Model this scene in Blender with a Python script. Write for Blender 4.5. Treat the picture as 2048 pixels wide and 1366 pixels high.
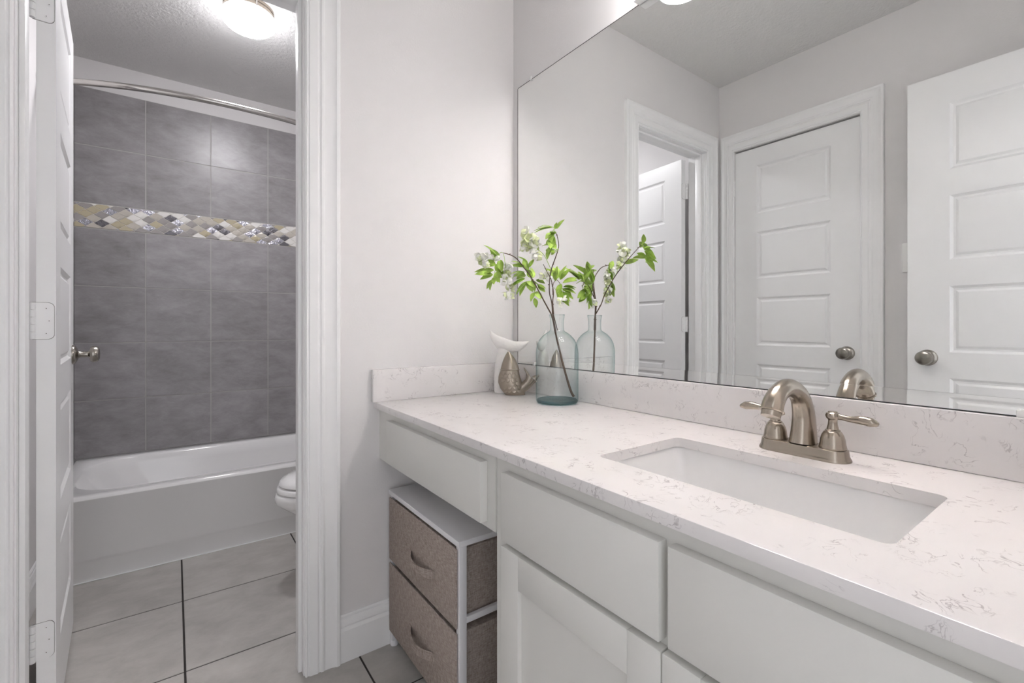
import bpy, bmesh, math, random
from mathutils import Vector, Matrix
PI = math.pi
R = math.radians
scene = bpy.context.scene
for o in list(bpy.data.objects):
    bpy.data.objects.remove(o, do_unlink=True)
COL = scene.collection

# ------------------------------------------------------------------ camera
CAM_H = 1.0535
YAW = 36.167
cam = bpy.data.cameras.new('camera')
cam.sensor_width = 36.0
cam.lens = 924.311 / 2048 * 36.0
cam.shift_y = -(683 - 653.44) / 2048
cam.clip_start = 0.01
cam_o = bpy.data.objects.new('camera', cam)
cam_o.location = (0, 0, CAM_H)
cam_o.rotation_euler = (R(90), 0, R(-YAW))
COL.objects.link(cam_o)
scene.camera = cam_o

# ------------------------------------------------------------------ view, world
vs = scene.view_settings
vs.view_transform = 'Standard'
vs.look = 'None'
vs.gamma = 1.0
vs.use_curve_mapping = False
vs.exposure = 0.85
scene.cycles.diffuse_bounces = 8
scene.cycles.max_bounces = 16
scene.cycles.sample_clamp_indirect = 30
scene.cycles.blur_glossy = 0.2
W_STRENGTH = 0.92          # daylight of the hall behind the camera
BATH_LAMP = 48.0          # glass dome of the ceiling light in the tub room
VANITY_LAMP = 8.8        # glass shades over the mirror
HALL_FILL = 1.5           # unseen fill light added behind the camera
world = bpy.data.worlds.new('world')
scene.world = world
world.use_nodes = True
world.node_tree.nodes['Background'].inputs[0].default_value = (0.94, 0.955, 1.0, 1)
world.node_tree.nodes['Background'].inputs[1].default_value = W_STRENGTH

al = bpy.data.lights.new('hall_fill_light', 'AREA')  # area light added as fill through the doorway, not a known lamp
al.shape = 'RECTANGLE'
al.size = 0.9
al.size_y = 0.9
al.energy = HALL_FILL
al.color = (1.0, 0.98, 0.95)
al_o = bpy.data.objects.new('hall_fill_light', al)
al_o.location = (0.15, -1.0, 2.44)
COL.objects.link(al_o)

# ------------------------------------------------------------------ room numbers (metres)
D = 1.4951      # far wall of the vanity room
WX = 1.0994     # mirror wall
LX = -0.4341    # left wall
NY = -0.13      # near wall (doorway behind the camera)
WT = 0.10       # far wall thickness
CEIL = 2.474
TY = 2.5624     # tub apron
BY = 3.2955     # tile face behind the tub
JL, JR, JH = -0.287, 0.315, 2.055   # doorway to the tub room
ZC = 0.807      # counter top

# ------------------------------------------------------------------ materials
def new_mat(name):
    m = bpy.data.materials.new(name)
    m.use_nodes = True
    nt = m.node_tree
    return m, nt, nt.nodes['Principled BSDF']

def pbr(name, col, rough=0.5, metal=0.0, spec=0.5, bump=None, coat=0.0, vary=None):
    """bump=(scale, strength, distance); vary=(scale, amount) low contrast colour variation"""
    m, nt, b = new_mat(name)
    b.inputs['Base Color'].default_value = (*col, 1)
    b.inputs['Roughness'].default_value = rough
    b.inputs['Metallic'].default_value = metal
    b.inputs['Specular IOR Level'].default_value = spec
    b.inputs['Coat Weight'].default_value = coat
    tc = nt.nodes.new('ShaderNodeTexCoord')
    if bump:
        n = nt.nodes.new('ShaderNodeTexNoise')
        n.inputs['Scale'].default_value = bump[0]
        n.inputs['Detail'].default_value = 3
        nt.links.new(tc.outputs['Object'], n.inputs['Vector'])
        bp = nt.nodes.new('ShaderNodeBump')
        bp.inputs['Strength'].default_value = bump[1]
        bp.inputs['Distance'].default_value = bump[2]
        nt.links.new(n.outputs['Fac'], bp.inputs['Height'])
        nt.links.new(bp.outputs['Normal'], b.inputs['Normal'])
    if vary:
        n = nt.nodes.new('ShaderNodeTexNoise')
        n.inputs['Scale'].default_value = vary[0]
        n.inputs['Detail'].default_value = 6
        nt.links.new(tc.outputs['Object'], n.inputs['Vector'])
        r = nt.nodes.new('ShaderNodeMapRange')
        r.inputs['From Min'].default_value = 0.3
        r.inputs['From Max'].default_value = 0.7
        r.inputs['To Min'].default_value = 1 - vary[1]
        r.inputs['To Max'].default_value = 1 + vary[1]
        nt.links.new(n.outputs['Fac'], r.inputs['Value'])
        mx = nt.nodes.new('ShaderNodeMix')
        mx.data_type = 'RGBA'
        mx.blend_type = 'MULTIPLY'
        mx.inputs['Factor'].default_value = 1
        mx.inputs['A'].default_value = (*col, 1)
        nt.links.new(r.outputs['Result'], mx.inputs['B'])
        nt.links.new(mx.outputs['Result'], b.inputs['Base Color'])
    return m

def emit(name, col, strength):
    m, nt, b = new_mat(name)
    b.inputs['Base Color'].default_value = (*col, 1)
    b.inputs['Roughness'].default_value = 0.3
    b.inputs['Emission Color'].default_value = (*col, 1)
    b.inputs['Emission Strength'].default_value = strength
    return m

def dome_mat(name, col, lo, hi, z0, z1):
    m, nt, b = new_mat(name)
    b.inputs['Base Color'].default_value = (0.85, 0.85, 0.85, 1)
    b.inputs['Roughness'].default_value = 0.3
    b.inputs['Emission Color'].default_value = (*col, 1)
    tc = nt.nodes.new('ShaderNodeTexCoord')
    sx = nt.nodes.new('ShaderNodeSeparateXYZ')
    nt.links.new(tc.outputs['Object'], sx.inputs[0])
    mr = nt.nodes.new('ShaderNodeMapRange')
    mr.inputs['From Min'].default_value = z0; mr.inputs['From Max'].default_value = z1
    mr.inputs['To Min'].default_value = lo; mr.inputs['To Max'].default_value = hi
    nt.links.new(sx.outputs['Z'], mr.inputs['Value'])
    nt.links.new(mr.outputs[0], b.inputs['Emission Strength'])
    return m

def tile_mat(name, c0, c1, scale, rough):
    m, nt, b = new_mat(name)
    tc = nt.nodes.new('ShaderNodeTexCoord')
    mp = nt.nodes.new('ShaderNodeMapping')
    mp.inputs['Scale'].default_value = (1.0, 1.5, 2.0)
    mp.inputs['Rotation'].default_value = (0.0, 0.6, 0.5)
    nt.links.new(tc.outputs['Object'], mp.inputs['Vector'])
    n = nt.nodes.new('ShaderNodeTexNoise')
    n.inputs['Scale'].default_value = scale
    n.inputs['Detail'].default_value = 9
    n.inputs['Roughness'].default_value = 0.68
    n.inputs['Distortion'].default_value = 0.25
    nt.links.new(mp.outputs['Vector'], n.inputs['Vector'])
    at = nt.nodes.new('ShaderNodeAttribute')
    at.attribute_name = 'tone'
    ad = nt.nodes.new('ShaderNodeMath')
    ad.operation = 'ADD'
    nt.links.new(n.outputs['Fac'], ad.inputs[0])
    nt.links.new(at.outputs['Fac'], ad.inputs[1])
    cr = nt.nodes.new('ShaderNodeValToRGB')
    cr.color_ramp.elements[0].position = 0.22
    cr.color_ramp.elements[0].color = (*c0, 1)
    cr.color_ramp.elements[1].position = 0.80
    cr.color_ramp.elements[1].color = (*c1, 1)
    nt.links.new(ad.outputs['Value'], cr.inputs['Fac'])
    nt.links.new(cr.outputs['Color'], b.inputs['Base Color'])
    b.inputs['Roughness'].default_value = rough
    bp = nt.nodes.new('ShaderNodeBump')
    bp.inputs['Strength'].default_value = 0.12
    bp.inputs['Distance'].default_value = 0.004
    nt.links.new(n.outputs['Fac'], bp.inputs['Height'])
    nt.links.new(bp.outputs['Normal'], b.inputs['Normal'])
    return m

def quartz_mat():
    """white quartz with sparse wispy grey veins"""
    m, nt, b = new_mat('white_quartz')
    tc = nt.nodes.new('ShaderNodeTexCoord')
    ds = nt.nodes.new('ShaderNodeTexNoise')
    ds.inputs['Scale'].default_value = 9
    ds.inputs['Detail'].default_value = 3
    nt.links.new(tc.outputs['Object'], ds.inputs['Vector'])
    mixv = nt.nodes.new('ShaderNodeMix')
    mixv.data_type = 'VECTOR'
    mixv.inputs['Factor'].default_value = 0.16
    nt.links.new(tc.outputs['Object'], mixv.inputs['A'])
    nt.links.new(ds.outputs['Color'], mixv.inputs['B'])
    v = nt.nodes.new('ShaderNodeTexNoise')
    v.inputs['Scale'].default_value = 30
    v.inputs['Detail'].default_value = 4
    v.inputs['Roughness'].default_value = 0.55
    v.inputs['Distortion'].default_value = 0.6
    nt.links.new(mixv.outputs['Result'], v.inputs['Vector'])
    sub = nt.nodes.new('ShaderNodeMath'); sub.operation = 'SUBTRACT'; sub.inputs[1].default_value = 0.5
    ab = nt.nodes.new('ShaderNodeMath'); ab.operation = 'ABSOLUTE'
    nt.links.new(v.outputs['Fac'], sub.inputs[0]); nt.links.new(sub.outputs[0], ab.inputs[0])
    mr = nt.nodes.new('ShaderNodeMapRange')
    mr.inputs['From Min'].default_value = 0.0
    mr.inputs['From Max'].default_value = 0.016
    mr.inputs['To Min'].default_value = 1.0
    mr.inputs['To Max'].default_value = 0.0
    nt.links.new(ab.outputs[0], mr.inputs['Value'])
    msk = nt.nodes.new('ShaderNodeTexNoise')
    msk.inputs['Scale'].default_value = 24
    msk.inputs['Detail'].default_value = 2
    nt.links.new(tc.outputs['Object'], msk.inputs['Vector'])
    mm = nt.nodes.new('ShaderNodeMapRange')
    mm.inputs['From Min'].default_value = 0.49
    mm.inputs['From Max'].default_value = 0.62
    nt.links.new(msk.outputs['Fac'], mm.inputs['Value'])
    mul = nt.nodes.new('ShaderNodeMath'); mul.operation = 'MULTIPLY'
    nt.links.new(mr.outputs[0], mul.inputs[0]); nt.links.new(mm.outputs[0], mul.inputs[1])
    mul2 = nt.nodes.new('ShaderNodeMath'); mul2.operation = 'MULTIPLY'; mul2.inputs[1].default_value = 0.66
    nt.links.new(mul.outputs[0], mul2.inputs[0])
    cl = nt.nodes.new('ShaderNodeTexNoise')
    cl.inputs['Scale'].default_value = 6; cl.inputs['Detail'].default_value = 4
    nt.links.new(tc.outputs['Object'], cl.inputs['Vector'])
    base = nt.nodes.new('ShaderNodeMix'); base.data_type = 'RGBA'
    base.inputs['A'].default_value = (0.775, 0.752, 0.745, 1)
    base.inputs['B'].default_value = (0.72, 0.697, 0.692, 1)
    nt.links.new(cl.outputs['Fac'], base.inputs['Factor'])
    fin = nt.nodes.new('ShaderNodeMix'); fin.data_type = 'RGBA'
    fin.inputs['B'].default_value = (0.27, 0.24, 0.25, 1)
    nt.links.new(mul2.outputs[0], fin.inputs['Factor'])
    nt.links.new(base.outputs['Result'], fin.inputs['A'])
    nt.links.new(fin.outputs['Result'], b.inputs['Base Color'])
    b.inputs['Roughness'].default_value = 0.13
    return m

def fabric_mat(name, c0, c1):
    m, nt, b = new_mat(name)
    tc = nt.nodes.new('ShaderNodeTexCoord')
    outs = []
    for sc in ((520, 520, 60), (70, 70, 520)):
        mp = nt.nodes.new('ShaderNodeMapping')
        mp.inputs['Scale'].default_value = sc
        nt.links.new(tc.outputs['Object'], mp.inputs['Vector'])
        n = nt.nodes.new('ShaderNodeTexNoise')
        n.inputs['Scale'].default_value = 1.0
        n.inputs['Detail'].default_value = 2
        nt.links.new(mp.outputs['Vector'], n.inputs['Vector'])
        outs.append(n)
    ad = nt.nodes.new('ShaderNodeMath'); ad.operation = 'ADD'
    nt.links.new(outs[0].outputs['Fac'], ad.inputs[0]); nt.links.new(outs[1].outputs['Fac'], ad.inputs[1])
    mr = nt.nodes.new('ShaderNodeMapRange')
    mr.inputs['From Min'].default_value = 0.7; mr.inputs['From Max'].default_value = 1.3
    nt.links.new(ad.outputs[0], mr.inputs['Value'])
    mx = nt.nodes.new('ShaderNodeMix'); mx.data_type = 'RGBA'
    mx.inputs['A'].default_value = (*c0, 1); mx.inputs['B'].default_value = (*c1, 1)
    nt.links.new(mr.outputs[0], mx.inputs['Factor'])
    nt.links.new(mx.outputs['Result'], b.inputs['Base Color'])
    b.inputs['Roughness'].default_value = 0.95
    b.inputs['Specular IOR Level'].default_value = 0.1
    bp = nt.nodes.new('ShaderNodeBump')
    bp.inputs['Strength'].default_value = 0.3; bp.inputs['Distance'].default_value = 0.001
    nt.links.new(ad.outputs[0], bp.inputs['Height'])
    nt.links.new(bp.outputs['Normal'], b.inputs['Normal'])
    return m

def thin_glass(name, tint, edge, gloss=0.06):
    """thin clear glass wall: tinted see-through film, stronger tint at grazing angles, Fresnel reflection"""
    m = bpy.data.materials.new(name)
    m.use_nodes = True
    nt = m.node_tree
    nt.nodes.remove(nt.nodes['Principled BSDF'])
    out = nt.nodes['Material Output']
    lw = nt.nodes.new('ShaderNodeLayerWeight'); lw.inputs['Blend'].default_value = 0.5
    mx = nt.nodes.new('ShaderNodeMix'); mx.data_type = 'RGBA'
    mx.inputs['A'].default_value = (*tint, 1); mx.inputs['B'].default_value = (*edge, 1)
    pe = nt.nodes.new('ShaderNodeMath'); pe.operation = 'POWER'; pe.inputs[1].default_value = 2.5
    nt.links.new(lw.outputs['Facing'], pe.inputs[0])
    nt.links.new(pe.outputs[0], mx.inputs['Factor'])
    tr = nt.nodes.new('ShaderNodeBsdfTransparent')
    nt.links.new(mx.outputs['Result'], tr.inputs['Color'])
    gl = nt.nodes.new('ShaderNodeBsdfGlossy'); gl.inputs['Roughness'].default_value = 0.02
    pw = nt.nodes.new('ShaderNodeMath'); pw.operation = 'POWER'; pw.inputs[1].default_value = 4.0
    nt.links.new(lw.outputs['Facing'], pw.inputs[0])
    fr = nt.nodes.new('ShaderNodeMapRange')
    fr.inputs['To Min'].default_value = gloss; fr.inputs['To Max'].default_value = 0.55
    nt.links.new(pw.outputs[0], fr.inputs['Value'])
    ms = nt.nodes.new('ShaderNodeMixShader')
    nt.links.new(fr.outputs[0], ms.inputs['Fac'])
    nt.links.new(tr.outputs[0], ms.inputs[1]); nt.links.new(gl.outputs[0], ms.inputs[2])
    nt.links.new(ms.outputs[0], out.inputs['Surface'])
    return m

M = dict(
    wall=pbr('wall_paint', (0.73, 0.715, 0.712), 0.75, bump=(170, 0.25, 0.0015)),
    ceil=pbr('ceiling_paint', (0.68, 0.675, 0.665), 0.85, bump=(75, 0.9, 0.005)),
    trim=pbr('trim_paint', (0.84, 0.84, 0.84), 0.32),
    door=pbr('door_paint', (0.83, 0.83, 0.83), 0.33),
    cab=pbr('cabinet_paint', (0.69, 0.685, 0.655), 0.38),
    quartz=quartz_mat(),
    porcelain=pbr('white_porcelain', (0.84, 0.835, 0.83), 0.08, coat=0.3),
    tub=pbr('tub_enamel', (0.80, 0.795, 0.79), 0.12, coat=0.3),
    nickel=pbr('brushed_nickel', (0.43, 0.375, 0.315), 0.25, 1.0),
    knob=pbr('satin_nickel', (0.36, 0.335, 0.30), 0.24, 1.0),
    chrome=pbr('chrome', (0.50, 0.48, 0.46), 0.16, 1.0),
    pewter=pbr('pewter', (0.36, 0.31, 0.26), 0.30, 1.0, bump=(60, 0.2, 0.002)),
    tile=tile_mat('wall_tile', (0.19, 0.178, 0.18), (0.38, 0.365, 0.375), 8.0, 0.34),
    grout=pbr('wall_grout', (0.40, 0.385, 0.375), 0.9),
    ftile=tile_mat('floor_tile', (0.335, 0.318, 0.298), (0.53, 0.508, 0.482), 7.0, 0.42),
    fgrout=pbr('floor_grout', (0.035, 0.03, 0.028), 0.9),
    m_tan=pbr('mosaic_tan', (0.46, 0.405, 0.285), 0.2),
    m_beige=pbr('mosaic_beige', (0.50, 0.465, 0.41), 0.2),
    m_grey=pbr('mosaic_grey', (0.33, 0.31, 0.30), 0.2),
    m_white=pbr('mosaic_white', (0.74, 0.72, 0.69), 0.2),
    m_dark=pbr('mosaic_dark_glass', (0.17, 0.165, 0.18), 0.08, 0.6, bump=(120, 0.8, 0.004)),
    m_irid=pbr('mosaic_iridescent_glass', (0.50, 0.50, 0.56), 0.1, 0.9, bump=(110, 0.9, 0.005)),
    mirror=pbr('mirror_silver', (0.86, 0.87, 0.86), 0.0, 1.0),
    strip=pbr('mirror_edge_silver', (0.90, 0.905, 0.89), 0.02, 1.0),
    black=pbr('mirror_backing', (0.02, 0.02, 0.02), 0.6),
    clip=pbr('clear_plastic', (0.80, 0.80, 0.79), 0.15),
    fabric=fabric_mat('woven_fabric', (0.235, 0.19, 0.165), (0.50, 0.43, 0.39)),
    frame_white=pbr('white_steel', (0.80, 0.79, 0.81), 0.35),
    glass=thin_glass('bottle_glass', (0.966, 0.987, 0.985), (0.50, 0.68, 0.68)),
    glass_base=thin_glass('bottle_base_glass', (0.46, 0.66, 0.68), (0.20, 0.38, 0.40)),
    ceramic=pbr('white_resin', (0.80, 0.78, 0.76), 0.28, bump=(60, 0.5, 0.006)),
    bark=pbr('twig_bark', (0.10, 0.062, 0.038), 0.7, bump=(200, 0.4, 0.002)),
    leaf=pbr('leaf_green', (0.37, 0.55, 0.095), 0.5, vary=(38, 0.4)),
    petal=pbr('petal_white', (0.88, 0.88, 0.82), 0.6),
    petal2=pbr('petal_cream_green', (0.72, 0.77, 0.48), 0.6, vary=(60, 0.2)),
    outlet=pbr('switch_plastic', (0.82, 0.82, 0.80), 0.3),
    mgrout=pbr('mosaic_grout', (0.62, 0.60, 0.56), 0.9),
    dome=dome_mat('lit_opal_glass', (0.98, 0.965, 1.0), 0.16 * BATH_LAMP, 1.55 * BATH_LAMP, -0.050, -0.090),
    shade=emit('lit_shade_glass', (1.0, 0.975, 0.97), VANITY_LAMP),
    bulb=emit('lit_bulb', (1.0, 0.975, 0.97), VANITY_LAMP * 2.0),
    dark=pbr('dark_screw_and_gap_shade', (0.12, 0.11, 0.10), 0.5, 0.5),  # also colours the painted shadow line around the hinge leaves
)

# ------------------------------------------------------------------ mesh helpers
class MB:
    def __init__(self):
        self.v, self.f, self.mi = [], [], []

    def add(self, verts, faces, mi=0):
        b = len(self.v)
        self.v += [tuple(p) for p in verts]
        for f in faces:
            self.f.append([b + i for i in f]); self.mi.append(mi)
        return self

    def box(self, x0, x1, y0, y1, z0, z1, mi=0, bev=0.0, seg=2):
        if bev <= 0:
            vs_ = [(x, y, z) for z in (z0, z1) for y in (y0, y1) for x in (x0, x1)]
            self.add(vs_, [(0, 2, 3, 1), (4, 5, 7, 6), (0, 1, 5, 4), (2, 6, 7, 3), (0, 4, 6, 2), (1, 3, 7, 5)], mi)
            return self
        bm = bmesh.new()
        bmesh.ops.create_cube(bm, size=1, matrix=Matrix.LocRotScale(
            Vector(((x0 + x1) / 2, (y0 + y1) / 2, (z0 + z1) / 2)), None, Vector((x1 - x0, y1 - y0, z1 - z0))))
        bmesh.ops.bevel(bm, geom=list(bm.edges), offset=bev, segments=seg, profile=0.5, affect='EDGES')
        return self.from_bm(bm, mi)

    def from_bm(self, bm, mi=0, mat=None):
        bm.verts.index_update()
        vs_ = [(mat @ v.co if mat else v.co) for v in bm.verts]
        self.add(vs_, [[v.index for v in f.verts] for f in bm.faces], mi)
        bm.free()
        return self

    def loft(self, rings, mi=0, cap0=True, cap1=True, closed=True):
        n = len(rings[0])
        vs_ = [p for r in rings for p in r]
        fs = []
        for i in range(len(rings) - 1):
            for j in range(n if closed else n - 1):
                k = (j + 1) % n
                fs.append((i * n + j, i * n + k, (i + 1) * n + k, (i + 1) * n + j))
        if cap0: fs.append(tuple(reversed(range(n))))
        if cap1: fs.append(tuple((len(rings) - 1) * n + j for j in range(n)))
        return self.add(vs_, fs, mi)

    def lathe(self, prof, c=(0, 0, 0), axis='Z', n=32, mi=0, cap0=True, cap1=True):
        """prof: (radius, height along axis)"""
        rings = []
        for r, h in prof:
            ring = []
            for k in range(n):
                a = 2 * PI * k / n
                u, w = r * math.cos(a), r * math.sin(a)
                p = {'Z': (u, w, h), 'Y': (w, h, u), 'X': (h, u, w)}[axis]
                ring.append((c[0] + p[0], c[1] + p[1], c[2] + p[2]))
            rings.append(ring)
        return self.loft(rings, mi, cap0, cap1)

    def tube(self, path, rad, n=10, mi=0, flat=None, up=(0, 0, 1)):
        """sweep an ellipse along a path; rad is a number or a list; flat = list of (side, up) radii"""
        P = [Vector(p) for p in path]
        rings = []
        prev = None
        for i, p in enumerate(P):
            t = (P[min(i + 1, len(P) - 1)] - P[max(i - 1, 0)]).normalized()
            if prev is None:
                u = Vector(up)
                if abs(u.dot(t)) > 0.95: u = Vector((1, 0, 0))
                s = t.cross(u).normalized()
            else:
                s = (prev - t * prev.dot(t)).normalized()
            prev = s
            w = s.cross(t).normalized()
            if flat: ra, rb = flat[i]
            else:
                r = rad[i] if isinstance(rad, (list, tuple)) else rad
                ra = rb = r
            rings.append([p + s * ra * math.cos(2 * PI * k / n) + w * rb * math.sin(2 * PI * k / n) for k in range(n)])
        return self.loft(rings, mi)

    def build(self, name, mats, parent=None, angle=35, loc=None, rotz=0.0):
        me = bpy.data.meshes.new(name)
        me.from_pydata(self.v, [], self.f)
        mats = mats if isinstance(mats, (list, tuple)) else [mats]
        for m in mats: me.materials.append(m)
        for p, i in zip(me.polygons, self.mi): p.material_index = i
        bm = bmesh.new(); bm.from_mesh(me)
        bmesh.ops.recalc_face_normals(bm, faces=bm.faces)
        bm.to_mesh(me); bm.free()
        me.shade_smooth()
        me.set_sharp_from_angle(angle=R(angle))
        o = bpy.data.objects.new(name, me)
        COL.objects.link(o)
        if parent: o.parent = parent
        if loc: o.location = loc
        o.rotation_euler = (0, 0, rotz)
        return o

def smooth_path(pts, n=8):
    """Catmull-Rom through 3-D points"""
    P = [Vector(p) for p in pts]
    out = []
    for i in range(len(P) - 1):
        p0 = P[max(i - 1, 0)]; p1 = P[i]; p2 = P[i + 1]; p3 = P[min(i + 2, len(P) - 1)]
        for k in range(n):
            t = k / n
            out.append(0.5 * ((2 * p1) + (p2 - p0) * t + (2 * p0 - 5 * p1 + 4 * p2 - p3) * t * t + (3 * p1 - p0 - 3 * p2 + p3) * t ** 3))
    out.append(P[-1])
    return out

def lerp_list(vals, n):
    m = len(vals) - 1
    out = []
    for i in range(n):
        t = i / (n - 1) * m
        k = min(int(t), m - 1)
        out.append(vals[k] + (vals[k + 1] - vals[k]) * (t - k))
    return out

def rrect(x0, x1, y0, y1, r, z, k=5):
    pts = []
    for cx, cy, a0 in ((x1 - r, y1 - r, 0), (x0 + r, y1 - r, 90), (x0 + r, y0 + r, 180), (x1 - r, y0 + r, 270)):
        for i in range(k + 1):
            a = R(a0 + 90 * i / k)
            pts.append((cx + r * math.cos(a), cy + r * math.sin(a), z))
    return pts

def thing(name, label, cat, loc=(0, 0, 0), rotz=0.0, group=None, kind=None):
    o = bpy.data.objects.new(name, None)
    o.empty_display_size = 0.05
    COL.objects.link(o)
    o.location = loc
    o.rotation_euler = (0, 0, rotz)
    return tag(o, label, cat, group, kind)

def tag(o, label, cat, group=None, kind=None):
    o['label'] = label
    o['category'] = cat
    if group: o['group'] = group
    if kind: o['kind'] = kind
    return o

def struct(mb, name, mats, label, cat, angle=35):
    return tag(mb.build(name, mats, angle=angle), label, cat, kind='structure')

def part(o, label):
    o['label'] = label
    return o

# ================================================================== SETTING
# floor: dark grout slab with 45 cm tiles let into it
def tone_attr(o, seed, mi_tile, amp):
    rnd = random.Random(seed)
    me = o.data
    at = me.attributes.new('tone', 'FLOAT', 'FACE')
    # faces of one tile share a tone (built as runs of faces)
    val = 0.0
    for i, p in enumerate(me.polygons):
        if i % 5 == 0: val = rnd.uniform(-amp, amp)
        at.data[i].value = val

def tile_quad(mb, O, U, V, u0, u1, v0, v1, N, th, bev, mi):
    """raised tile with chamfered rim: O origin, U/V unit axes, N outward"""
    def P(u, v, h): return O + U * u + V * v + N * h
    o_ = [P(u0, v0, 0), P(u1, v0, 0), P(u1, v1, 0), P(u0, v1, 0)]
    i_ = [P(u0 + bev, v0 + bev, th), P(u1 - bev, v0 + bev, th), P(u1 - bev, v1 - bev, th), P(u0 + bev, v1 - bev, th)]
    mb.add(o_ + i_, [(4, 5, 6, 7), (0, 1, 5, 4), (1, 2, 6, 5), (2, 3, 7, 6), (3, 0, 4, 7)], mi)

FX0, FX1, FY0, FY1 = LX - 0.1, WX + 0.1, -1.6, BY + 0.1
fl = MB()
G = 0.0028
P_ = 0.4495
xi = 0.027 - 2 * 0.452
xs = []
while xi < FX1: xs.append(xi); xi += 0.452
yi = 1.7285 - 8 * P_
ys = []
while yi < FY1: ys.append(yi); yi += P_
for i in range(len(xs)):
    for j in range(len(ys)):
        x0, x1 = max(xs[i] + G, FX0), min(xs[i] + 0.452 - G, FX1)
        y0, y1 = max(ys[j] + G, FY0), min(ys[j] + P_ - G, FY1)
        if x1 - x0 > 0.01 and y1 - y0 > 0.01:
            tile_quad(fl, Vector((0, 0, -0.002)), Vector((1, 0, 0)), Vector((0, 1, 0)), x0, x1, y0, y1, Vector((0, 0, 1)), 0.002, 0.0006, 0)
fl.box(FX0, FX1, FY0, FY1, -0.05, -0.0019, 1)
o = struct(fl, 'floor', [M['ftile'], M['fgrout']], 'grey square floor tiles with dark grout', 'floor', 60)
tone_attr(o, 3, 0, 0.05)

struct(MB().box(LX - 0.1, WX + 0.1, NY - 0.12, BY + 0.1, CEIL, CEIL + 0.06), 'ceiling', M['ceil'], 'textured off-white ceiling', 'ceiling')

# left wall runs through both rooms; closed closet door sits in it
DY0, DY1 = 0.7925, 1.4010      # opening of the closed door in the left wall
w = MB()
w.box(LX - 0.1, LX, NY - 0.12, DY0, 0, CEIL)
w.box(LX - 0.1, LX, DY1, BY + 0.1, 0, CEIL)
w.box(LX - 0.1, LX, DY0, DY1, 2.062, CEIL)
w.box(LX - 0.13, LX - 0.1, DY0 - .05, DY1 + .05, 0, 2.1)
struct(w, 'wall_left', M['wall'], 'light grey painted left wall holding the closed door', 'wall')
struct(MB().box(WX, WX + 0.1, NY - 0.12, BY + 0.1, 0, CEIL), 'wall_right', M['wall'], 'light grey painted wall behind the large mirror', 'wall')
w = MB()
w.box(JR + 0.002, WX, D, D + WT, 0, CEIL)
w.box(LX, JL - 0.002, D, D + WT, 0, CEIL)
w.box(JL - 0.002, JR + 0.002, D, D + WT, JH + 0.012, CEIL)
struct(w, 'wall_far', M['wall'], 'light grey painted wall between the vanity and the tub room', 'wall')
EX0, EX1 = -0.318, 0.38
w = MB()
w.box(LX, EX0, NY - 0.12, NY, 0, CEIL)
w.box(EX1, WX, NY - 0.12, NY, 0, CEIL)
w.box(EX0, EX1, NY - 0.12, NY, 2.06, CEIL)
struct(w, 'wall_near', M['wall'], 'painted wall with the entry doorway behind the viewer', 'wall')
struct(MB().box(LX, WX, BY + 0.012, BY + 0.1, 0, CEIL), 'wall_back', M['wall'], 'painted strip of wall above the tub tile', 'wall')

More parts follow.
